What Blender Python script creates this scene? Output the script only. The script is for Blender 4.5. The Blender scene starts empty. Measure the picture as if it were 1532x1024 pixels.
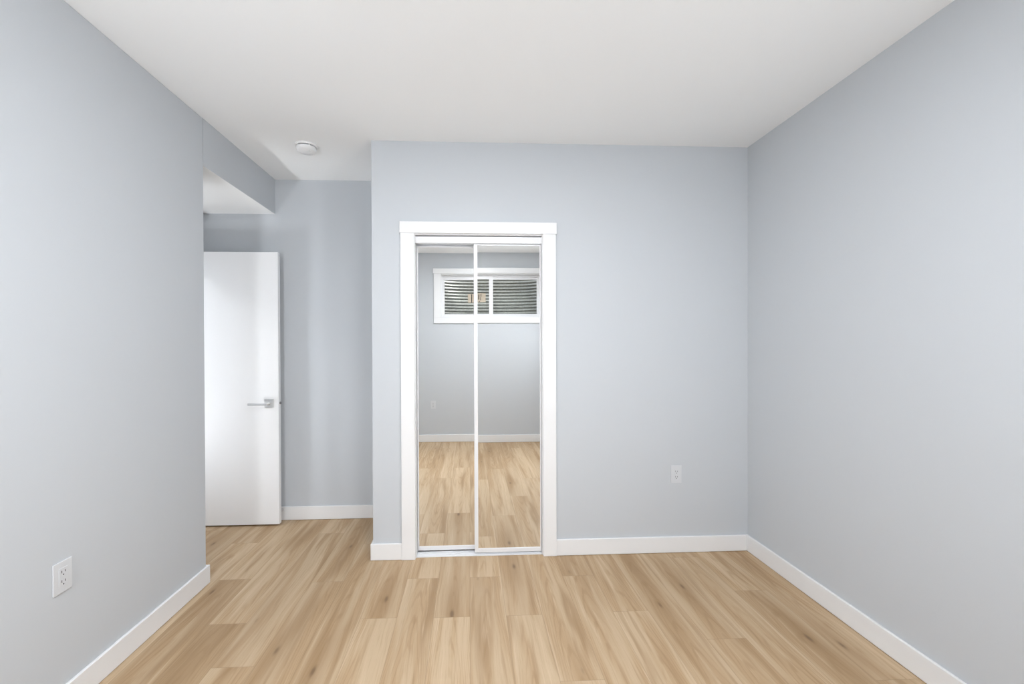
import bpy, bmesh, math, random
from mathutils import Vector, Matrix
random.seed(7)
scene = bpy.context.scene
COL = scene.collection

# ------------------------------------------------------------------ camera
# metres; X right, Y into the room, Z up; eye 1.345 m above the floor
EYE = 1.345
F_PX, CX, CY = 611.95, 730.16, 520.2
YAW, PITCH, ROLL = 0.0446, -0.0056, -0.0034

def cam_dir(x3, y3, z3):
    c, s = math.cos(ROLL), math.sin(ROLL)
    x, z2 = c * x3 - s * z3, s * x3 + c * z3
    c, s = math.cos(PITCH), math.sin(PITCH)
    y, z = c * y3 - s * z2, s * y3 + c * z2
    c, s = math.cos(YAW), math.sin(YAW)
    return Vector((c * x + s * y, -s * x + c * y, z))

cd = bpy.data.cameras.new('camera')
cam = bpy.data.objects.new('camera', cd)
COL.objects.link(cam)
r_, f_, u_ = cam_dir(1, 0, 0), cam_dir(0, 1, 0), cam_dir(0, 0, 1)
m = Matrix((( r_.x, u_.x, -f_.x, 0), (r_.y, u_.y, -f_.y, 0), (r_.z, u_.z, -f_.z, EYE), (0, 0, 0, 1)))
cam.matrix_world = m
cd.sensor_fit = 'HORIZONTAL'
cd.sensor_width = 36.0
cd.lens = F_PX * 36.0 / 1532.0
cd.shift_x = (766.0 - CX) / 1532.0
cd.shift_y = (CY - 512.0) / 1532.0
cd.clip_start = 0.02
scene.camera = cam

# ------------------------------------------------------------------ light levels
LAMP_POWER = 83.0       # emission of the bedroom's ceiling light
HALL_POWER, ALCOVE_FILL_POWER = 38.0, 118.0   # emission of the hall's ceiling light and of the added alcove uplight
FILL_L, FILL_R = 113.0, 106.0   # emission of the two added fill lamps in the corners beside the camera
SKY_POWER = 0.85

# ------------------------------------------------------------------ world, exposure
world = bpy.data.worlds.new('world')
scene.world = world
world.use_nodes = True
wn = world.node_tree.nodes
wl = world.node_tree.links
wn.clear()
wo = wn.new('ShaderNodeOutputWorld')
bg = wn.new('ShaderNodeBackground')
sky = wn.new('ShaderNodeTexSky')
sky.sky_type = 'NISHITA'
sky.sun_disc = False
sky.sun_elevation = math.radians(42)
sky.sun_rotation = math.radians(60)
hs = wn.new('ShaderNodeHueSaturation')      # hazy, nearly white sky
hs.inputs['Saturation'].default_value = 0.3
bg.inputs['Strength'].default_value = SKY_POWER
wl.new(sky.outputs['Color'], hs.inputs['Color'])
wl.new(hs.outputs['Color'], bg.inputs['Color'])
wl.new(bg.outputs['Background'], wo.inputs['Surface'])

sun_data = bpy.data.lights.new('sun', 'SUN')
sun_data.energy = 1.6
sun_data.angle = 0.02
sun = bpy.data.objects.new('sun', sun_data)
COL.objects.link(sun)
sun.location = (3, 1, 8)
sun.rotation_euler = Vector((-0.5, -0.25, -0.8)).to_track_quat('-Z', 'Y').to_euler()

vs = scene.view_settings
scene.display_settings.display_device = 'sRGB'
vs.view_transform = 'Standard'
vs.look = 'None'
vs.gamma = 1.0
vs.use_curve_mapping = False
vs.exposure = 0.025

# ------------------------------------------------------------------ room measures
XL, XR = -1.493, 1.810       # left and right wall faces
YB, YC, YF = -0.415, 2.589, 3.224   # window wall, closet wall, far alcove wall
XC = -0.610                  # outer corner of the closet block
YL = 2.374                   # end of the left wall
XA = -2.150                  # end wall of the alcove (doorway)
H = 2.626                    # ceiling
ZB = 2.360                   # alcove soffit
T = 0.12
BB_H, BB_T = 0.103, 0.014

# ------------------------------------------------------------------ helpers
def new_mat(name):
    mt = bpy.data.materials.new(name)
    mt.use_nodes = True
    nt = mt.node_tree
    return mt, nt.nodes, nt.links, nt.nodes['Principled BSDF']

def paint(name, col, rough=0.6, spec=0.3, bump=0.0, scale=300.0):
    mt, n, l, b = new_mat(name)
    b.inputs['Base Color'].default_value = (*col, 1)
    b.inputs['Roughness'].default_value = rough
    b.inputs['Specular IOR Level'].default_value = spec
    if bump:
        tc = n.new('ShaderNodeTexCoord')
        nz = n.new('ShaderNodeTexNoise')
        nz.inputs['Scale'].default_value = scale
        nz.inputs['Detail'].default_value = 3
        bp = n.new('ShaderNodeBump')
        bp.inputs['Strength'].default_value = bump
        bp.inputs['Distance'].default_value = 0.001
        l.new(tc.outputs['Object'], nz.inputs['Vector'])
        l.new(nz.outputs['Fac'], bp.inputs['Height'])
        l.new(bp.outputs['Normal'], b.inputs['Normal'])
    return mt

def metal(name, col, rough):
    mt, n, l, b = new_mat(name)
    b.inputs['Base Color'].default_value = (*col, 1)
    b.inputs['Metallic'].default_value = 1.0
    b.inputs['Roughness'].default_value = rough
    return mt

def add_box(bm, x0, x1, y0, y1, z0, z1, mat=0):
    vs_ = [bm.verts.new((x, y, z)) for z in (z0, z1) for y in (y0, y1) for x in (x0, x1)]
    fs = [(0, 2, 3, 1), (4, 5, 7, 6), (0, 1, 5, 4), (2, 6, 7, 3), (0, 4, 6, 2), (1, 3, 7, 5)]
    out = []
    for f in fs:
        fc = bm.faces.new([vs_[i] for i in f])
        fc.material_index = mat
        out.append(fc)
    return out

def box_bm(*boxes):
    bm = bmesh.new()
    for b in boxes:
        add_box(bm, *b)
    return bm

def add_cyl(bm, p0, p1, r0, r1=None, seg=24, caps=True):
    r1 = r0 if r1 is None else r1
    p0, p1 = Vector(p0), Vector(p1)
    d = (p1 - p0).normalized()
    a = Vector((0, 0, 1)) if abs(d.z) < 0.9 else Vector((1, 0, 0))
    u = d.cross(a).normalized()
    v = d.cross(u)
    rings = []
    for p, r in ((p0, r0), (p1, r1)):
        rings.append([bm.verts.new(p + (u * math.cos(t) + v * math.sin(t)) * r)
                      for t in (2 * math.pi * i / seg for i in range(seg))])
    for i in range(seg):
        j = (i + 1) % seg
        bm.faces.new((rings[0][i], rings[0][j], rings[1][j], rings[1][i]))
    if caps:
        bm.faces.new(rings[0][::-1])
        bm.faces.new(rings[1])

def add_lathe(bm, prof, seg=48):
    """prof: (radius, z) from one pole to the other, about the Z axis"""
    rings = []
    for r, z in prof:
        if r < 1e-6:
            rings.append([bm.verts.new((0, 0, z))])
        else:
            rings.append([bm.verts.new((r * math.cos(t), r * math.sin(t), z))
                          for t in (2 * math.pi * i / seg for i in range(seg))])
    for a, b in zip(rings, rings[1:]):
        for i in range(seg):
            j = (i + 1) % seg
            if len(a) == 1:
                bm.faces.new((a[0], b[i], b[j]))
            elif len(b) == 1:
                bm.faces.new((a[i], b[0], a[j]))
            else:
                bm.faces.new((a[i], b[i], b[j], a[j]))

def obj(name, bm, mats, parent=None, bevel=0.0, seg=2, smooth=False, loc=None):
    bmesh.ops.recalc_face_normals(bm, faces=bm.faces[:])
    me = bpy.data.meshes.new(name)
    bm.to_mesh(me)
    bm.free()
    for mt in (mats if isinstance(mats, (list, tuple)) else [mats]):
        me.materials.append(mt)
    o = bpy.data.objects.new(name, me)
    COL.objects.link(o)
    if smooth:
        for p in me.polygons:
            p.use_smooth = True
        me.set_sharp_from_angle(angle=math.radians(35))
    if bevel:
        md = o.modifiers.new('bevel', 'BEVEL')
        md.width = bevel
        md.segments = seg
        md.limit_method = 'ANGLE'
        md.harden_normals = False
    if parent:
        o.parent = parent
    if loc:
        o.location = loc
    return o

def tag(o, label=None, cat=None, group=None, kind=None):
    if label: o['label'] = label
    if cat: o['category'] = cat
    if group: o['group'] = group
    if kind: o['kind'] = kind
    return o

def empty(name, loc, label=None, cat=None, group=None, kind=None, rot=(0, 0, 0)):
    o = bpy.data.objects.new(name, None)
    o.empty_display_size = 0.05
    COL.objects.link(o)
    o.location = loc
    o.rotation_euler = rot
    return tag(o, label, cat, group, kind)

def struct(name, bm, mats, label, cat, bevel=0.0, parent=None):
    o = obj(name, bm, mats, parent, bevel)
    return tag(o, label, cat, None, 'structure')

# ------------------------------------------------------------------ materials
M_WALL = paint('blue_grey_wall_paint', (0.605, 0.630, 0.655), 0.8, 0.12, 0.06, 420)
M_CEIL = paint('flat_white_ceiling_paint', (0.93, 0.935, 0.93), 0.9, 0.1, 0.05, 300)
M_TRIM = paint('white_trim_enamel', (0.875, 0.875, 0.875), 0.32, 0.4)
M_DOOR = paint('white_door_enamel', (0.90, 0.90, 0.90), 0.38, 0.4)
M_PLATE = paint('white_plastic', (0.685, 0.70, 0.72), 0.35, 0.4)
M_VINYL = paint('white_vinyl', (0.86, 0.86, 0.87), 0.35, 0.4)
M_DARK = paint('dark_slot', (0.03, 0.03, 0.03), 0.6)
M_ALU = paint('white_coated_aluminium', (0.86, 0.86, 0.87), 0.28, 0.5)
M_MIRROR = metal('silvered_mirror', (0.955, 0.965, 0.96), 0.0)
M_NICKEL = metal('satin_nickel', (0.78, 0.78, 0.77), 0.36)
M_STEEL = metal('dark_steel', (0.28, 0.28, 0.29), 0.35)
M_DRYWALL = paint('closet_drywall', (0.75, 0.75, 0.74), 0.9, 0.1)
M_CONCRETE = paint('foundation_concrete', (0.42, 0.41, 0.39), 0.9, 0.2, 0.4, 40)
M_PAPER = paint('cream_paper', (0.55, 0.47, 0.37), 0.8, 0.2)
M_INK = paint('dark_ink', (0.05, 0.045, 0.04), 0.7)

def emissive(name, col, strength):
    mt, n, l, b = new_mat(name)
    b.inputs['Base Color'].default_value = (0.9, 0.9, 0.9, 1)
    b.inputs['Emission Color'].default_value = (*col, 1)
    b.inputs['Emission Strength'].default_value = strength
    return mt
M_LAMP = emissive('opal_lamp_diffuser', (0.955, 0.99, 1.04), LAMP_POWER)
M_HALLLAMP = emissive('opal_hall_lamp_diffuser', (0.955, 0.99, 1.04), HALL_POWER)

M_ALCOVE_FILL = emissive('opal_alcove_fill_diffuser', (0.955, 0.99, 1.04), ALCOVE_FILL_POWER)
M_FILL_L = emissive('opal_fill_lamp_diffuser', (0.955, 0.99, 1.04), FILL_L)
M_FILL_R = emissive('opal_fill_lamp_diffuser', (0.955, 0.99, 1.04), FILL_R)

def glass_mat():
    mt = bpy.data.materials.new('clear_window_glass')
    mt.use_nodes = True
    n, l = mt.node_tree.nodes, mt.node_tree.links
    n.clear()
    out = n.new('ShaderNodeOutputMaterial')
    mix = n.new('ShaderNodeMixShader')
    tr = n.new('ShaderNodeBsdfTransparent')
    tr.inputs['Color'].default_value = (0.93, 0.95, 0.94, 1)
    gl = n.new('ShaderNodeBsdfGlossy')
    gl.inputs['Roughness'].default_value = 0.0
    fr = n.new('ShaderNodeFresnel')
    fr.inputs['IOR'].default_value = 1.45
    l.new(fr.outputs['Fac'], mix.inputs['Fac'])
    l.new(tr.outputs['BSDF'], mix.inputs[1])
    l.new(gl.outputs['BSDF'], mix.inputs[2])
    l.new(mix.outputs['Shader'], out.inputs['Surface'])
    return mt
M_GLASS = glass_mat()

def galvanized_mat():
    mt, n, l, b = new_mat('galvanized_steel')
    tc = n.new('ShaderNodeTexCoord')
    vo = n.new('ShaderNodeTexVoronoi')
    vo.inputs['Scale'].default_value = 60
    cr = n.new('ShaderNodeValToRGB')
    cr.color_ramp.elements[0].color = (0.52, 0.50, 0.46, 1)
    cr.color_ramp.elements[1].color = (0.66, 0.64, 0.60, 1)
    l.new(tc.outputs['Object'], vo.inputs['Vector'])
    l.new(vo.outputs['Color'], cr.inputs['Fac'])
    l.new(cr.outputs['Color'], b.inputs['Base Color'])
    b.inputs['Metallic'].default_value = 0.8
    b.inputs['Roughness'].default_value = 0.45
    return mt
M_GALV = galvanized_mat()

def gravel_mat():
    mt, n, l, b = new_mat('gravel')
    tc = n.new('ShaderNodeTexCoord')
    vo = n.new('ShaderNodeTexVoronoi')
    vo.inputs['Scale'].default_value = 45
    cr = n.new('ShaderNodeValToRGB')
    cr.color_ramp.elements[0].color = (0.16, 0.15, 0.13, 1)
    cr.color_ramp.elements[1].color = (0.42, 0.39, 0.35, 1)
    bp = n.new('ShaderNodeBump')
    bp.inputs['Distance'].default_value = 0.02
    l.new(tc.outputs['Object'], vo.inputs['Vector'])
    l.new(vo.outputs['Color'], cr.inputs['Fac'])
    l.new(vo.outputs['Distance'], bp.inputs['Height'])
    l.new(cr.outputs['Color'], b.inputs['Base Color'])
    l.new(bp.outputs['Normal'], b.inputs['Normal'])
    b.inputs['Roughness'].default_value = 0.9
    return mt
M_GRAVEL = gravel_mat()

def floor_mat():
    mt, n, l, b = new_mat('oak_vinyl_plank')
    def math_(op, a, c=None):
        nd = n.new('ShaderNodeMath'); nd.operation = op
        for i, v in enumerate((a, c)):
            if v is None: continue
            if isinstance(v, (int, float)): nd.inputs[i].default_value = v
            else: l.new(v, nd.inputs[i])
        return nd.outputs[0]
    def noise(vec, scale, detail=2.0, rough=0.5, dist=0.0):
        nd = n.new('ShaderNodeTexNoise')
        nd.inputs['Scale'].default_value = scale
        nd.inputs['Detail'].default_value = detail
        nd.inputs['Roughness'].default_value = rough
        nd.inputs['Distortion'].default_value = dist
        l.new(vec, nd.inputs['Vector'])
        return nd.outputs['Fac']
    def comb(x, y, z):
        nd = n.new('ShaderNodeCombineXYZ')
        for i, v in enumerate((x, y, z)):
            if isinstance(v, (int, float)): nd.inputs[i].default_value = v
            else: l.new(v, nd.inputs[i])
        return nd.outputs[0]
    def maprange(v, a, c, lo=0.0, hi=1.0, smooth=True):
        nd = n.new('ShaderNodeMapRange')
        nd.interpolation_type = 'SMOOTHSTEP' if smooth else 'LINEAR'
        nd.inputs['From Min'].default_value = a
        nd.inputs['From Max'].default_value = c
        nd.inputs['To Min'].default_value = lo
        nd.inputs['To Max'].default_value = hi
        l.new(v, nd.inputs['Value'])
        return nd.outputs['Result']
    def mix(fac, ca, cb, mode='MIX'):
        nd = n.new('ShaderNodeMix'); nd.data_type = 'RGBA'; nd.blend_type = mode
        if isinstance(fac, (int, float)): nd.inputs['Factor'].default_value = fac
        else: l.new(fac, nd.inputs['Factor'])
        for k, v in ((6, ca), (7, cb)):
            if isinstance(v, tuple): nd.inputs[k].default_value = (*v, 1)
            else: l.new(v, nd.inputs[k])
        return nd.outputs[2]
    at = n.new('ShaderNodeAttribute'); at.attribute_name = 'plank_local'   # u across, v along, seed
    sp = n.new('ShaderNodeSeparateXYZ'); l.new(at.outputs['Vector'], sp.inputs[0])
    u, v, seed = sp.outputs
    ak = n.new('ShaderNodeAttribute'); ak.attribute_name = 'plank_knot'    # knot u, knot v, strength
    sk = n.new('ShaderNodeSeparateXYZ'); l.new(ak.outputs['Vector'], sk.inputs[0])
    ku, kv, ks = sk.outputs
    atn = n.new('ShaderNodeAttribute'); atn.attribute_name = 'plank_tone'
    tone = atn.outputs['Fac']
    sz = math_('MULTIPLY', seed, 37.0)
    # pull the grain around the knot
    du, dv = math_('SUBTRACT', u, ku), math_('SUBTRACT', v, kv)
    d2 = math_('ADD', math_('POWER', math_('MULTIPLY', du, 85.0), 2.0), math_('POWER', math_('MULTIPLY', dv, 30.0), 2.0))
    near = math_('MULTIPLY', math_('DIVIDE', 1.0, math_('ADD', 1.0, d2)), ks)
    halo2 = math_('ADD', math_('POWER', math_('MULTIPLY', du, 24.0), 2.0), math_('POWER', math_('MULTIPLY', dv, 3.4), 2.0))
    halo = math_('MULTIPLY', math_('DIVIDE', 1.0, math_('ADD', 1.0, halo2)), ks)
    wob = noise(comb(math_('MULTIPLY', u, 4.0), math_('MULTIPLY', v, 1.6), sz), 1.0, 2.0)
    uu = math_('ADD', u, math_('MULTIPLY', math_('SUBTRACT', wob, 0.5), 0.05))
    # broad streaks along the plank
    s1 = noise(comb(math_('MULTIPLY', uu, 15.0), math_('MULTIPLY', v, 0.9), sz), 1.0, 2.0, 0.5)
    s2 = noise(comb(math_('MULTIPLY', uu, 42.0), math_('MULTIPLY', v, 1.6), math_('ADD', sz, 5.0)), 1.0, 3.0, 0.55)
    s3 = noise(comb(math_('MULTIPLY', uu, 190.0), math_('MULTIPLY', v, 5.0), math_('ADD', sz, 9.0)), 1.0, 3.0, 0.6)
    s4 = noise(comb(math_('MULTIPLY', uu, 420.0), math_('MULTIPLY', v, 22.0), math_('ADD', sz, 13.0)), 1.0, 2.0, 0.6)
    # cathedral figure: rings stretched along the plank
    cat = math_('ADD', math_('MULTIPLY', math_('POWER', math_('ABSOLUTE', uu), 2.0), 420.0), math_('MULTIPLY', v, 3.2))
    ring = math_('SINE', math_('ADD', math_('MULTIPLY', cat, 11.0), math_('MULTIPLY', s2, 9.0)))
    ringm = math_('MULTIPLY', maprange(ring, 0.35, 1.0), maprange(s1, 0.42, 0.6))
    light, mid, brown, dark = (0.562, 0.417, 0.268), (0.480, 0.331, 0.192), (0.315, 0.192, 0.092), (0.142, 0.085, 0.045)
    k1 = maprange(math_('ADD', s1, math_('MULTIPLY', math_('SUBTRACT', tone, 0.5), 0.20)), 0.38, 0.62)
    c = mix(k1, light, mid)
    c = mix(math_('MULTIPLY', maprange(s2, 0.52, 0.74), 0.52), c, brown)
    s0 = noise(comb(math_('MULTIPLY', uu, 11.0), math_('MULTIPLY', v, 1.3), math_('ADD', sz, 21.0)), 1.0, 1.0)
    c = mix(math_('MULTIPLY', maprange(s0, 0.56, 0.76), 0.60), c, brown)
    c = mix(math_('MULTIPLY', maprange(s2, 0.46, 0.28), 0.50), c, (0.672, 0.520, 0.358))
    c = mix(math_('MULTIPLY', maprange(s3, 0.50, 0.76), 0.26), c, brown)
    c = mix(math_('MULTIPLY', maprange(s4, 0.55, 0.8), 0.16), c, brown)
    c = mix(math_('MULTIPLY', ringm, 0.34), c, brown)
    c = mix(math_('MULTIPLY', halo, 0.8), c, brown)
    c = mix(math_('MULTIPLY', maprange(near, 0.25, 0.95), 0.75), c, dark)
    # plank to plank tone
    tn = n.new('ShaderNodeCombineColor')
    tv = maprange(tone, 0.0, 1.0, 1.05, 0.95, False)
    for i in range(3): l.new(tv, tn.inputs[i])
    c = mix(1.0, c, tn.outputs[0], 'MULTIPLY')
    # pressed bevel round each plank
    hw = math_('SUBTRACT', 0.09, math_('ABSOLUTE', u))
    ahl = n.new('ShaderNodeAttribute'); ahl.attribute_name = 'plank_half'
    hl = math_('SUBTRACT', ahl.outputs['Fac'], math_('ABSOLUTE', v))
    edge = math_('MINIMUM', hw, hl)
    groove = maprange(edge, 0.0004, 0.0016, 1.0, 0.0)
    c = mix(math_('MULTIPLY', groove, 0.35), c, (0.17, 0.11, 0.06))
    l.new(c, b.inputs['Base Color'])
    bp = n.new('ShaderNodeBump')
    bp.inputs['Strength'].default_value = 0.25
    bp.inputs['Distance'].default_value = 0.0008
    l.new(math_('ADD', math_('MULTIPLY', s4, 0.35), math_('MULTIPLY', groove, -1.0)), bp.inputs['Height'])
    l.new(bp.outputs['Normal'], b.inputs['Normal'])
    l.new(maprange(s3, 0.2, 0.8, 0.44, 0.58), b.inputs['Roughness'])
    b.inputs['Specular IOR Level'].default_value = 0.35
    return mt
M_FLOOR = floor_mat()

# ------------------------------------------------------------------ floor: one surface, laid out in planks
PW, PL = 0.18, 1.22
X_SEAM = -0.004
JOINT = {-8: 2.41, -7: 2.025, -6: 1.75, -5: 2.36, -4: 2.80, -3: 2.03, -2: 2.366, -1: 2.020, 0: 2.363, 1: 2.018, 2: 1.612, 3: 2.350,
         4: 2.022, 5: 2.62, 6: 1.81, 7: 2.52, 8: 2.16, 9: 1.555}
KNOTS = [(-.094, 2.045, 1.0), (-.447, 2.182, .9), (.263, 2.467, .9), (.585, 2.392, .55), (1.175, 2.215, .8), (.646, 2.25, .35),
         (-.652, 1.712, .9), (-.80, 2.77, .8), (1.544, 1.797, .9), (.977, 2.061, .7), (.042, 2.35, .5), (-.09, 1.99, .0),
         (-.30, 1.12, .5), (.25, .80, .5), (.46, 1.66, .5), (.13, .52, .7), (-.02, .35, .5), (-.33, .3, .6)]
TONES = {-1: .25, 0: .60, 1: .45, 2: .50, 3: .55, -2: .60, -3: .50, -4: .35, -5: .65, -6: .50, -7: .85, -8: .60, 4: .50, 5: .60, 6: .65}   # planks nearest the camera
FAR_TONES = {0: .15, -1: .55, -2: .45, -7: .30, 1: .50, 2: .45, 3: .75, 4: .60, 5: .50, 6: .55, -4: .60, -5: .55}
FX0, FX1, FY0, FY1 = -3.8, XR + T, YB - T, 4.1
bm = bmesh.new()
lay = {k: bm.loops.layers.float_vector.new(k) for k in ('plank_local', 'plank_knot')}
lt = bm.loops.layers.float.new('plank_tone')
lh = bm.loops.layers.float.new('plank_half')
k0 = math.floor((FX0 - X_SEAM) / PW)
k1 = math.ceil((FX1 - X_SEAM) / PW)
for k in range(k0, k1):
    xa = X_SEAM + k * PW
    y = JOINT.get(k, random.uniform(0, PL))
    while y > FY0: y -= PL
    while y < FY1:
        x0, x1 = max(xa, FX0), min(xa + PW, FX1)
        y0, y1 = max(y, FY0), min(y + PL, FY1)
        if y1 > y0 and x1 > x0:
            f = bm.faces.new([bm.verts.new(p) for p in ((x0, y0, 0), (x1, y0, 0), (x1, y1, 0), (x0, y1, 0))])
            xc, yc = xa + PW / 2, y + PL / 2
            sd, tn = random.uniform(0, 10), random.uniform(0, 1)
            if y < 1.5 < y + PL: tn = TONES.get(k, tn)
            elif y >= 1.5: tn = FAR_TONES.get(k, tn)
            kn = None
            for q in KNOTS:
                if xa <= q[0] < xa + PW and y <= q[1] < y + PL: kn = q
            if kn is None:
                kn = (xc + random.uniform(-.06, .06), yc + random.uniform(-.5, .5), random.choice((0, 0, .5, .8)))
            for lp in f.loops:
                co = lp.vert.co
                lp[lay['plank_local']] = Vector((co.x - xc, co.y - yc, sd))
                lp[lay['plank_knot']] = Vector((kn[0] - xc, kn[1] - yc, kn[2]))
                lp[lt] = tn
                lp[lh] = PL / 2
        y += PL
bmesh.ops.remove_doubles(bm, verts=bm.verts[:], dist=1e-5)
struct('floor', bm, M_FLOOR, 'light oak plank floor running the length of the room', 'floor')

# ------------------------------------------------------------------ walls and ceiling
struct('ceiling', box_bm((XL - T, XR + T, YB - T, YF + T, H, H + 0.1)), M_CEIL, 'flat white ceiling over the whole room', 'ceiling')
struct('wall_left', box_bm((XL - T, XL, YB - T, YL, 0, H), (XA - T, XL - T, YL - T, YL, 0, H)), M_WALL,
       'blue grey wall on the left, ending at the alcove', 'wall', 0.004)
struct('wall_right', box_bm((XR, XR + T, YB - T, YF + T, 0, H)), M_WALL, 'long plain blue grey wall on the right', 'wall')
struct('wall_far', box_bm((XA - T, XR, YF, YF + T, 0, H)), M_WALL, 'blue grey wall at the back of the alcove behind the open white door', 'wall')

# closet block: front wall with the closet opening, and its side wall
OX0, OX1, OZ = -0.360, 0.480, 2.055
bm = bmesh.new()
xs, zs = [XC, OX0, OX1, XR], [0, OZ, H]
add_box(bm, XC, OX0, YC, YC + 0.115, 0, H)
add_box(bm, OX1, XR, YC, YC + 0.115, 0, H)
add_box(bm, OX0, OX1, YC, YC + 0.115, OZ, H)
add_box(bm, XC, XC + 0.115, YC + 0.115, YF, 0, H)
bmesh.ops.remove_doubles(bm, verts=bm.verts[:], dist=1e-5)
struct('wall_closet', bm, M_WALL, 'blue grey wall around the mirrored closet', 'wall')

# wall with the window, behind the camera (the closet mirrors show it)
WX0, WX1, WZ0, WZ1 = -0.405, 0.995, 1.735, 2.338
struct('wall_back', box_bm((XL, WX0, YB - T, YB, 0, H), (WX1, XR, YB - T, YB, 0, H),
                           (WX0, WX1, YB - T, YB, 0, WZ0), (WX0, WX1, YB - T, YB, WZ1, H)), M_WALL,
       'blue grey window wall seen in the closet mirrors', 'wall')

# alcove: lowered soffit and end wall with the doorway
DY0, DY1, DZ = 2.398, 3.122, 2.052
bm = bmesh.new()
for f in add_box(bm, XA, XL, YL, YF, ZB, H):
    f.material_index = 1 if f.calc_center_median().z < ZB + 0.01 else 0
struct('ceiling_alcove', bm, [M_WALL, M_CEIL], 'lowered white soffit over the door alcove', 'ceiling')
struct('wall_alcove', box_bm((XA - T, XA, YL, DY0, 0, H), (XA - T, XA, DY1, YF, 0, H), (XA - T, XA, DY0, DY1, DZ, H)), M_WALL,
       'blue grey end wall of the alcove with the doorway', 'wall')
# hall beyond the doorway
HX0, HX1, HY0, HY1, HZ = -3.6, XA - T, 1.7, 4.0, 2.45
struct('wall_hall', box_bm((HX0 - T, HX0, HY0 - T, HY1 + T, 0, HZ), (HX0, HX1, HY0 - T, HY0, 0, HZ), (HX0, HX1, HY1, HY1 + T, 0, HZ),
                           (HX1, HX1 + 0.02, HY0, YL - T - 0.001, 0, HZ), (HX1, HX1 + 0.02, YF + T + 0.001, HY1, 0, HZ)), M_WALL,
       'blue grey walls of the hall beyond the doorway', 'wall')
struct('ceiling_hall', box_bm((HX0 - T, HX1, HY0 - T, HY1 + T, HZ, HZ + 0.1)), M_CEIL, 'white ceiling of the hall beyond the doorway', 'ceiling')

# closet interior
struct('wall_closet_inside', box_bm((-0.495, XR, YF - 0.012, YF, 0, H)), M_DRYWALL, 'bare back wall inside the closet', 'wall')

# ------------------------------------------------------------------ baseboards
G = 0.0015
def baseboard(name, boxes, label):
    return struct(name, box_bm(*[(a, b, c, d, G, BB_H) for a, b, c, d in boxes]), M_TRIM, label, 'baseboard', 0.003)
baseboard('baseboard_left', [(XL, XL + BB_T, YB + BB_T, YL + BB_T), (XA, XL, YL, YL + BB_T)], 'white baseboard along the left wall')
baseboard('baseboard_right', [(XR - BB_T, XR, YB + BB_T, YC)], 'white baseboard along the right wall')
baseboard('baseboard_closet', [(XC - BB_T, -0.430, YC - BB_T, YC), (XC - BB_T, XC, YC, YF - BB_T)], 'white baseboard wrapping the closet corner left of the mirrors')
baseboard('baseboard_front', [(0.547, XR - BB_T, YC - BB_T, YC)], 'white baseboard right of the mirrored closet')
baseboard('baseboard_far', [(XA, XC, YF - BB_T, YF)], 'white baseboard at the back of the alcove')
baseboard('baseboard_back', [(XL, XR, YB, YB + BB_T)], 'white baseboard under the window seen in the mirrors')

# ------------------------------------------------------------------ closet casing, jamb and tracks
CT = 0.018
CX0, CX1 = -0.430, 0.547
trim = empty('trim_1', (0.06, YC, 0), 'white flat casing around the mirrored closet', 'door casing', None, 'structure')
def child_box(name, parent, boxes, mt, bevel=0.0015):
    o = obj(name, box_bm(*boxes), mt, parent, bevel)
    o.matrix_parent_inverse = Matrix.Translation(-parent.location)
    return o
child_box('side_casing', trim, [(CX0, -0.345, YC - CT, YC, G, 2.047)], M_TRIM)
child_box('side_casing', trim, [(0.464, CX1, YC - CT, YC, G, 2.047)], M_TRIM)
child_box('head_casing', trim, [(CX0 - 0.005, CX1 + 0.005, YC - CT - 0.004, YC, 2.047, 2.118)], M_TRIM)
JX0, JX1, JZ = -0.341, 0.460, 2.040
child_box('jamb', trim, [(OX0, JX0, YC, YC + 0.115, G, OZ)], M_TRIM)
child_box('jamb', trim, [(JX1, OX1, YC, YC + 0.115, G, OZ)], M_TRIM)
child_box('head_jamb', trim, [(JX0, JX1, YC, YC + 0.115, JZ, OZ)], M_TRIM)

# top track: channel with a front fascia; bottom track: low sill with ribs
YF1, YR1 = YC + 0.026, YC + 0.060       # mirror planes of the front and the rear door
tt = obj('door_track', box_bm((JX0, JX1, YC + 0.010, YC + 0.013, 1.992, 2.033), (JX0, JX1, YC + 0.013, YC + 0.090, 2.030, 2.033),
                              (JX0, JX1, YC + 0.047, YC + 0.050, 1.992, 2.030), (JX0, JX1, YC + 0.087, YC + 0.090, 1.992, 2.030)), M_ALU, None, 0.0008)
tag(tt, 'white overhead sliding track with fascia above the closet mirrors', 'door track', 'closet door tracks')
tb = obj('door_track', box_bm((JX0, JX1, YC + 0.010, YC + 0.090, 0.0005, 0.004), (JX0, JX1, YC + 0.010, YC + 0.0125, 0.004, 0.006),
                              (JX0, JX1, YC + 0.031, YC + 0.0335, 0.004, 0.009), (JX0, JX1, YC + 0.0665, YC + 0.069, 0.004, 0.009),
                              (JX0, JX1, YC + 0.0485, YC + 0.0505, 0.004, 0.009)), M_ALU, None, 0.0006)
tag(tb, 'white low floor track under the closet mirrors', 'door track', 'closet door tracks')

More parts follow.
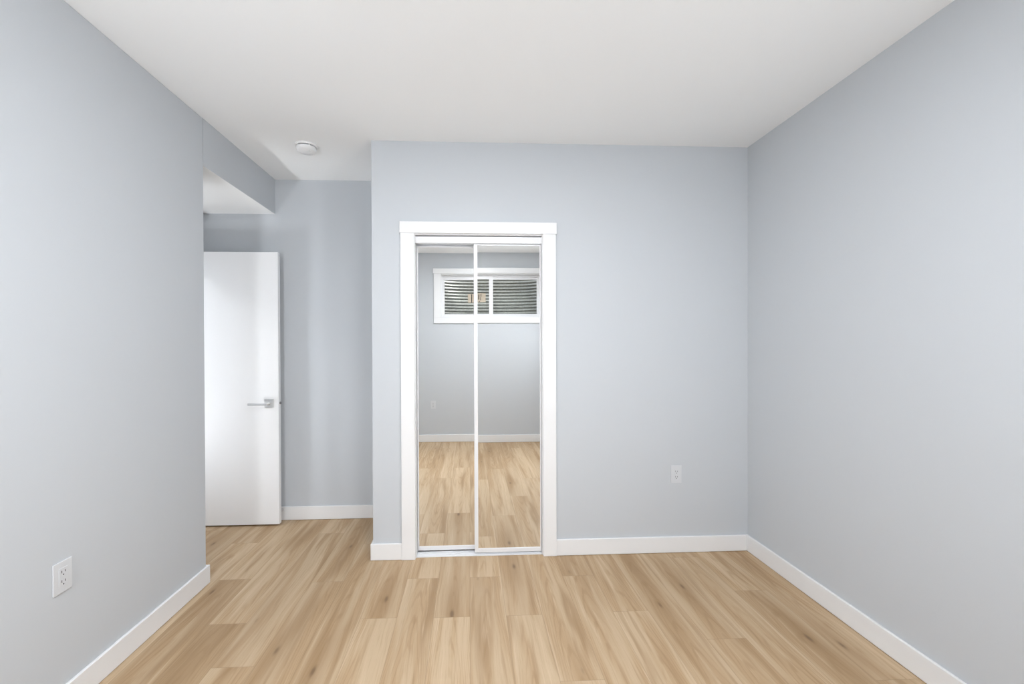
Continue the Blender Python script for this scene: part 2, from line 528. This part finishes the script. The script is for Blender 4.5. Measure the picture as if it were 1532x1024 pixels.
def mirror_door(x0, x1, ym, z0, z1, lw, rw, label):
    """frame bars round one mirror sheet; ym is the mirror plane"""
    t = empty('sliding_mirror_door', ((x0 + x1) / 2, ym, z0), label, 'mirrored closet door', 'mirrored sliding closet doors', 'thing')
    fr, bk = ym - 0.005, ym + 0.014
    rb, rt = 0.026, 0.011
    child_box('stile', t, [(x0, x0 + lw, fr, bk, z0, z1)], M_ALU, 0.002)
    child_box('stile', t, [(x1 - rw, x1, fr, bk, z0, z1)], M_ALU, 0.002)
    child_box('top_rail', t, [(x0 + lw, x1 - rw, fr + .001, bk, z1 - rt, z1)], M_ALU, 0.0015)
    child_box('bottom_rail', t, [(x0 + lw, x1 - rw, fr + .001, bk, z0, z0 + rb)], M_ALU, 0.0015)
    child_box('mirror_panel', t, [(x0 + lw, x1 - rw, ym, ym + 0.004, z0 + rb, z1 - rt)], M_MIRROR, 0.0)
    return t
mirror_door(JX0 + 0.002, 0.060, YR1, 0.022, 1.986, 0.009, 0.024, 'left mirrored closet door in a white frame, sitting behind the other one')
mirror_door(0.027, JX1 - 0.002, YF1, 0.016, 1.992, 0.0235, 0.008, 'right mirrored closet door in a white frame, sliding in front of its neighbour')

# ------------------------------------------------------------------ open hall door
DX0, DX1, DYF, DTH, DZ0, DZ1 = -2.138, -1.425, 3.114, 0.035, 0.012, 2.044
door = empty('door_1', (DX0, DYF + DTH / 2, DZ0), 'open plain white slab door standing in the alcove', 'door', None, 'structure')
child_box('door_slab', door, [(DX0, DX1, DYF, DYF + DTH, DZ0, DZ1)], M_DOOR, 0.0025)
hx, hz = -1.493, 0.917
h = empty('door_handle', (hx, DYF, hz))
h.parent = door
h.matrix_parent_inverse = Matrix.Translation(-door.location)
tag(h, 'satin nickel square rose lever handle')
def sub(name, parent, bm, mt, bevel=0.0, smooth=False):
    return obj(name, bm, mt, parent, bevel, 2, smooth)
sub('rose', h, box_bm((-0.033, 0.033, -0.009, 0, -0.033, 0.033)), M_NICKEL, 0.0015)
bm = bmesh.new()
add_cyl(bm, (0, -0.009, 0), (0, -0.058, 0), 0.0095)
add_box(bm, -0.128, 0.011, -0.064, -0.050, -0.0085, 0.0085)
sub('lever', h, bm, M_NICKEL, 0.002)
bm = box_bm((-0.033, 0.033, 0, 0.009, -0.033, 0.033))
add_cyl(bm, (0, 0.009, 0), (0, 0.035, 0), 0.0095)
add_box(bm, -0.118, 0.011, 0.032, 0.042, -0.0085, 0.0085)
bmesh.ops.translate(bm, verts=bm.verts[:], vec=(0, DTH, 0))
sub('rear_lever', h, bm, M_NICKEL, 0.0015)
bm = bmesh.new()
add_box(bm, DX1, DX1 + 0.0015, DYF + 0.005, DYF + 0.030, hz - 0.028, hz + 0.028)
o = obj('latch_plate', bm, M_DOOR, door)
o.matrix_parent_inverse = Matrix.Translation(-door.location)
bm = bmesh.new()
add_cyl(bm, (DX1 + 0.0015, DYF + 0.0175, hz), (DX1 + 0.012, DYF + 0.0175, hz), 0.0095, 0.0085)
o = obj('latch_bolt', bm, M_STEEL, door, 0.001, 2, True)
o.matrix_parent_inverse = Matrix.Translation(-door.location)
tag(o, 'dark round latch bolt')
for z in (0.22, 1.03, 1.84):
    bm = bmesh.new()
    add_cyl(bm, (DX0 - 0.006, DYF - 0.004, z - 0.045), (DX0 - 0.006, DYF - 0.004, z + 0.045), 0.006)
    o = obj('hinge', bm, M_NICKEL, door)
    o.matrix_parent_inverse = Matrix.Translation(-door.location)

# doorway frame in the alcove end wall
trim2 = empty('trim_2', (XA, (DY0 + DY1) / 2, 0), 'white frame and casing of the doorway to the hall', 'door casing', None, 'structure')
child_box('jamb', trim2, [(XA - T, XA, DY0, DY0 + 0.016, G, DZ)], M_TRIM)
child_box('jamb', trim2, [(XA - T, XA, DY1 - 0.006, DY1, G, DZ)], M_TRIM)
child_box('head_jamb', trim2, [(XA - T, XA, DY0 + 0.016, DY1 - 0.006, DZ - 0.016, DZ)], M_TRIM)
child_box('head_casing', trim2, [(XA, XA + 0.016, YL + BB_T, YF - 0.002, DZ - 0.004, DZ + 0.068)], M_TRIM)
child_box('side_casing', trim2, [(XA - T - 0.016, XA - T, DY0 - 0.065, DY0 + 0.004, G, DZ)], M_TRIM)
child_box('side_casing', trim2, [(XA - T - 0.016, XA - T, DY1, DY1 + 0.065, G, DZ)], M_TRIM)

# door stop on the far baseboard
ds = empty('door_stop', (-1.449, YF - BB_T, 0.082), 'small metal door stop on the baseboard behind the open white door', 'door stop')
bm = bmesh.new()
add_cyl(bm, (0, 0, 0), (0, -0.006, 0), 0.013, 0.010)
obj('mounting_base', bm, M_NICKEL, ds, 0, 2, True)
bm = bmesh.new()
N = 150
prev = None
for i in range(N + 1):               # coil spring
    t = i / N
    a = 2 * math.pi * 8 * t
    c = Vector((0.0085 * math.cos(a), -0.006 - 0.038 * t, 0.0085 * math.sin(a)))
    tg = Vector((-math.sin(a) * 0.0085 * 2 * math.pi * 8, -0.038, math.cos(a) * 0.0085 * 2 * math.pi * 8)).normalized()
    n1 = Vector((math.cos(a), 0, math.sin(a)))
    n2 = tg.cross(n1)
    ring = [bm.verts.new(c + (n1 * math.cos(q) + n2 * math.sin(q)) * 0.0013) for q in (2 * math.pi * j / 6 for j in range(6))]
    if prev:
        for j in range(6):
            bm.faces.new((prev[j], prev[(j + 1) % 6], ring[(j + 1) % 6], ring[j]))
    prev = ring
obj('spring', bm, M_NICKEL, ds, 0, 2, True)
bm = bmesh.new()
add_cyl(bm, (0, -0.044, 0), (0, -0.056, 0), 0.0095, 0.008)
obj('bumper_tip', bm, M_PLATE, ds, 0.001, 2, True)

# ------------------------------------------------------------------ outlets (built facing -Y)
def outlet(loc, rz, label):
    t = empty('wall_outlet', loc, label, 'outlet', 'duplex wall outlets', None, (0, 0, rz))
    obj('cover_plate', box_bm((-0.035, 0.035, -0.0055, 0, -0.0573, 0.0573)), M_PLATE, t, 0.002, 3)
    r = obj('receptacle', box_bm((-0.0165, 0.0165, -0.0068, -0.0052, -0.0335, 0.0335)), M_PLATE, t, 0.0006)
    for z in (0.0175, -0.0175):
        for x, w, hh in ((-0.0062, 0.0011, 0.0046), (0.0062, 0.0011, 0.0038)):
            obj('slot', box_bm((x - w, x + w, -0.0071, -0.0066, z + 0.002 - hh, z + 0.002 + hh)), M_DARK, r)
        bm = bmesh.new()
        add_cyl(bm, (0, -0.0066, z - 0.0092), (0, -0.0071, z - 0.0092), 0.0024, None, 12)
        obj('ground_hole', bm, M_DARK, r)
    return t
outlet((XL, 1.558, 0.5045), math.pi / 2, 'white duplex outlet on the left wall above the baseboard')
outlet((1.332, YC, 0.5055), 0, 'white duplex outlet on the closet wall, right of the mirrored doors')
outlet((-0.512, YB, 0.518), math.pi, 'white duplex outlet low on the window wall, seen in the left closet mirror')

# ------------------------------------------------------------------ smoke detector
sd = empty('smoke_detector', (-1.040, 2.675, H), 'round white smoke detector on the ceiling near the alcove', 'smoke detector')
bm = bmesh.new()
add_lathe(bm, [(0, 0), (0.068, 0), (0.068, -0.006), (0.064, -0.010), (0, -0.010)])
obj('mounting_plate', bm, M_DOOR, sd, 0, 2, True)
bm = bmesh.new()
add_lathe(bm, [(0, -0.010), (0.052, -0.010), (0.052, -0.016), (0, -0.016)])
obj('vent_gap', bm, M_DARK, sd, 0, 2, True)
bm = bmesh.new()
add_lathe(bm, [(0, -0.016), (0.060, -0.016), (0.061, -0.022), (0.057, -0.033), (0.050, -0.038), (0.0, -0.040)])
dc = obj('cover', bm, M_DOOR, sd, 0, 2, True)
for i in range(28):
    a = 2 * math.pi * i / 28
    if i % 7 == 0: continue
    bm = bmesh.new()
    add_box(bm, 0.0500, 0.0585, -0.0035, 0.0035, -0.0165, -0.0098)
    bmesh.ops.rotate(bm, verts=bm.verts[:], cent=(0, 0, 0), matrix=Matrix.Rotation(a, 3, 'Z'))
    if i % 3 == 0:
        obj('vent_rib', bm, M_DOOR, sd)
    else:
        bm.free()
bm = bmesh.new()
add_cyl(bm, (0.018, -0.012, -0.0385), (0.018, -0.012, -0.0412), 0.011, 0.010)
obj('test_button', bm, M_DOOR, sd, 0.0006, 2, True)

# ------------------------------------------------------------------ window behind the camera
win = empty('window_1', ((WX0 + WX1) / 2, YB, WZ0), 'white sliding basement window with flat casing, seen in the closet mirrors', 'window', None, 'structure')
cw = 0.092
child_box('side_casing', win, [(WX0 - cw, WX0 + 0.004, YB, YB + 0.018, WZ0 - 0.004, WZ1)], M_TRIM)
child_box('side_casing', win, [(WX1 - 0.004, WX1 + cw, YB, YB + 0.018, WZ0 - 0.004, WZ1)], M_TRIM)
child_box('head_casing', win, [(WX0 - cw - 0.010, WX1 + cw + 0.010, YB, YB + 0.024, WZ1, WZ1 + 0.073)], M_TRIM)
child_box('bottom_casing', win, [(WX0 - cw, WX1 + cw, YB, YB + 0.018, WZ0 - 0.084, WZ0 - 0.004)], M_TRIM)
RD = 0.085
child_box('reveal', win, [(WX0, WX0 + 0.008, YB - RD, YB, WZ0, WZ1), (WX1 - 0.008, WX1, YB - RD, YB, WZ0, WZ1),
                          (WX0, WX1, YB - RD, YB, WZ0, WZ0 + 0.008), (WX0, WX1, YB - RD, YB, WZ1 - 0.008, WZ1)], M_TRIM, 0)
fw = 0.036
YW0, YW1 = YB - T, YB - RD
child_box('window_frame', win, [(WX0, WX0 + fw, YW0, YW1, WZ0, WZ1), (WX1 - fw, WX1, YW0, YW1, WZ0, WZ1),
                                (WX0 + fw, WX1 - fw, YW0, YW1, WZ0, WZ0 + fw), (WX0 + fw, WX1 - fw, YW0, YW1, WZ1 - fw, WZ1)], M_VINYL, 0.002)
# sliding sash (left in the mirror) in front, fixed light behind
SX0, SX1 = WX0 + fw, 0.328
sash = child_box('sliding_sash', win, [(SX0, SX0 + 0.016, YW1 - 0.018, YW1 - 0.002, WZ0 + fw, WZ1 - fw), (SX1 - 0.056, SX1, YW1 - 0.018, YW1 + 0.004, WZ0 + fw, WZ1 - fw),
                                 (SX0 + 0.016, SX1 - 0.056, YW1 - 0.018, YW1 - 0.002, WZ0 + fw, WZ0 + fw + 0.014),
                                 (SX0 + 0.016, SX1 - 0.056, YW1 - 0.018, YW1 - 0.002, WZ1 - fw - 0.034, WZ1 - fw)], M_VINYL, 0.001)
child_box('pane', win, [(SX0 + 0.016, SX1 - 0.056, YW1 - 0.012, YW1 - 0.008, WZ0 + fw + 0.014, WZ1 - fw - 0.034)], M_GLASS, 0)
child_box('pane', win, [(SX1 - 0.02, WX1 - fw - 0.012, YW0 + 0.006, YW0 + 0.010, WZ0 + fw + 0.014, WZ1 - fw - 0.034)], M_GLASS, 0)
child_box('fixed_sash', win, [(SX1 - 0.02, WX1 - fw, YW0 + 0.002, YW0 + 0.014, WZ0 + fw, WZ0 + fw + 0.014), (SX1 - 0.02, WX1 - fw, YW0 + 0.002, YW0 + 0.014, WZ1 - fw - 0.034, WZ1 - fw),
                              (WX1 - fw - 0.012, WX1 - fw, YW0 + 0.002, YW0 + 0.014, WZ0 + fw + 0.014, WZ1 - fw - 0.034)], M_VINYL, 0)

# paper label left on the sliding pane
lx, lz = 0.100, 2.010
st = empty('paper_label', (lx, YW1 - 0.008, lz), 'cream paper label stuck on the window pane, seen in the closet mirrors', 'label')
obj('sheet', box_bm((-0.125, 0.125, 0, 0.0008, -0.062, 0.062)), M_PAPER, st)
for q in ((-0.077, -0.065, -0.06, 0.058), (0.022, 0.036, -0.025, 0.052), (0.056, 0.064, 0.012, 0.056), (0.049, 0.057, -0.035, 0.010), (0.030, 0.046, -0.056, -0.046)):
    obj('printed_mark', box_bm((q[0], q[1], 0.0008, 0.0012, q[2], q[3])), M_INK, st)

# corrugated window well outside
wc, wa, wb = (WX0 + WX1) / 2, 0.79, 0.50
Y_OUT = YB - T
prof = []
nz, na = 220, 72
bm = bmesh.new()
z0, z1 = 1.40, 2.62
pitch = 0.0475
def well_ring(z, off):
    d = 0.0055 * math.cos(2 * math.pi * z / pitch) + off
    pts = []
    for i in range(na + 1):
        t = math.pi * i / na
        ex = 3.4     # squarish half round
        cx_, sy_ = math.cos(t), math.sin(t)
        px_ = (abs(cx_) ** (2 / ex)) * (1 if cx_ >= 0 else -1)
        py_ = abs(sy_) ** (2 / ex)
        pts.append((wc + (wa + d) * px_, Y_OUT - (wb + d) * py_, z))
    return pts
rows = []
for off in (0.0, 0.003):
    rows.append([[bm.verts.new(p) for p in well_ring(z0 + (z1 - z0) * j / nz, off)] for j in range(nz + 1)])
for lay_ in rows:
    for a, b in zip(lay_, lay_[1:]):
        for i in range(na):
            bm.faces.new((a[i], a[i + 1], b[i + 1], b[i]))
for j in (0, nz):
    for i in range(na):
        bm.faces.new((rows[0][j][i], rows[0][j][i + 1], rows[1][j][i + 1], rows[1][j][i]))
ww = obj('window_well', bm, M_GALV, None, 0, 2, True)
tag(ww, 'corrugated galvanized steel window well outside the window, seen through its panes in the closet mirrors', 'window well')
bm = bmesh.new()
lo = [bm.verts.new((x, y, 1.36)) for x, y, _ in well_ring(0, -0.024)]
hi = [bm.verts.new((x, y, 1.46)) for x, y, _ in well_ring(0, -0.024)]
for i in range(na):
    bm.faces.new((lo[i], lo[i + 1], hi[i + 1], hi[i]))
bm.faces.new(lo)
bm.faces.new(hi)
bm.faces.new((lo[0], lo[-1], hi[-1], hi[0]))
gb = obj('gravel_bed', bm, M_GRAVEL)
tag(gb, 'gravel in the bottom of the window well', 'gravel', None, 'stuff')
# outer face of the foundation, above and around the opening
struct('wall_foundation', box_bm((XL - T, WX0, Y_OUT - 0.03, Y_OUT, 1.0, 3.4), (WX1, XR + T, Y_OUT - 0.03, Y_OUT, 1.0, 3.4),
                                 (WX0, WX1, Y_OUT - 0.03, Y_OUT, 1.0, WZ0), (WX0, WX1, Y_OUT - 0.03, Y_OUT, WZ1, 3.4)), M_CONCRETE,
       'concrete outside face of the window wall', 'wall')

# ------------------------------------------------------------------ lamps
def ceiling_lamp(loc, r, depth, mt, label):
    t = empty('ceiling_light', loc, label, 'ceiling light')
    bm = bmesh.new()
    add_lathe(bm, [(0, 0), (r + 0.012, 0), (r + 0.012, -0.018), (r, -0.022), (0, -0.022)])
    obj('base_ring', bm, M_TRIM, t, 0, 2, True)
    bm = bmesh.new()
    pr = [(0, -0.022), (r * 0.985, -0.022)]
    for i in range(1, 9):
        a = math.pi / 2 * i / 8
        pr.append((r * 0.985 * math.cos(a) if i < 8 else 0, -0.022 - depth * math.sin(a)))
    add_lathe(bm, pr)
    obj('diffuser', bm, mt, t, 0, 2, True)
    return t
ceiling_lamp((0.16, 0.86, H), 0.20, 0.012, M_LAMP, 'round white flush ceiling light in the middle of the bedroom ceiling')
ceiling_lamp((-2.90, 2.35, HZ), 0.18, 0.03, M_HALLLAMP, 'small round flush ceiling light in the hall beyond the doorway')

def fill_lamp(loc, aim, hz_, mt, label, group=None):
    """added fill light built as a floor lamp: weighted base, pole, open dish head with an opal disc inside"""
    t = empty('fill_lamp', loc, label, 'floor lamp', group)
    bm = bmesh.new()
    add_lathe(bm, [(0, 0), (0.13, 0), (0.13, 0.014), (0.10, 0.024), (0.02, 0.034), (0, 0.034)])
    obj('lamp_base', bm, M_NICKEL, t, 0, 2, True)
    bm = bmesh.new()
    add_cyl(bm, (0, 0, 0.034), (0, 0, hz_), 0.011)
    obj('pole', bm, M_NICKEL, t, 0, 2, True)
    q = Vector(aim).normalized().to_track_quat('Z', 'Y').to_matrix()
    for nm, prof_, mt_ in (('lamp_shade', [(0, 0), (0.03, 0.004), (0.09, 0.035), (0.13, 0.09), (0.14, 0.13), (0.136, 0.13), (0.126, 0.092), (0.087, 0.04), (0.03, 0.009), (0, 0.007)], M_TRIM),
                           ('diffuser', [(0, 0.108), (0.128, 0.108), (0.128, 0.111), (0, 0.118)], mt)):
        bm = bmesh.new()
        add_lathe(bm, prof_)
        bmesh.ops.rotate(bm, verts=bm.verts[:], cent=(0, 0, 0), matrix=q)
        bmesh.ops.translate(bm, verts=bm.verts[:], vec=(0, 0, hz_))
        obj(nm, bm, mt_, t, 0, 2, True)
    return t
fill_lamp((-1.25, -0.10, 0), (0.25, 0.90, -0.06), 1.45, M_FILL_L, 'added fill lamp on a pole in the left corner of the window wall', 'added fill lamps')  # this and the next: unseen lamps added to lift ceiling and alcove
fill_lamp((1.57, -0.10, 0), (-0.70, 0.66, 0.0), 1.45, M_FILL_R, 'added fill lamp on a pole in the right corner of the window wall', 'added fill lamps')
fill_lamp((-2.95, 2.25, 0), (0.50, 0.02, 1.0), 0.30, M_ALCOVE_FILL, 'added low fill lamp in the hall, turned up towards the doorway')  # unseen uplight added to brighten the soffit and alcove ceiling
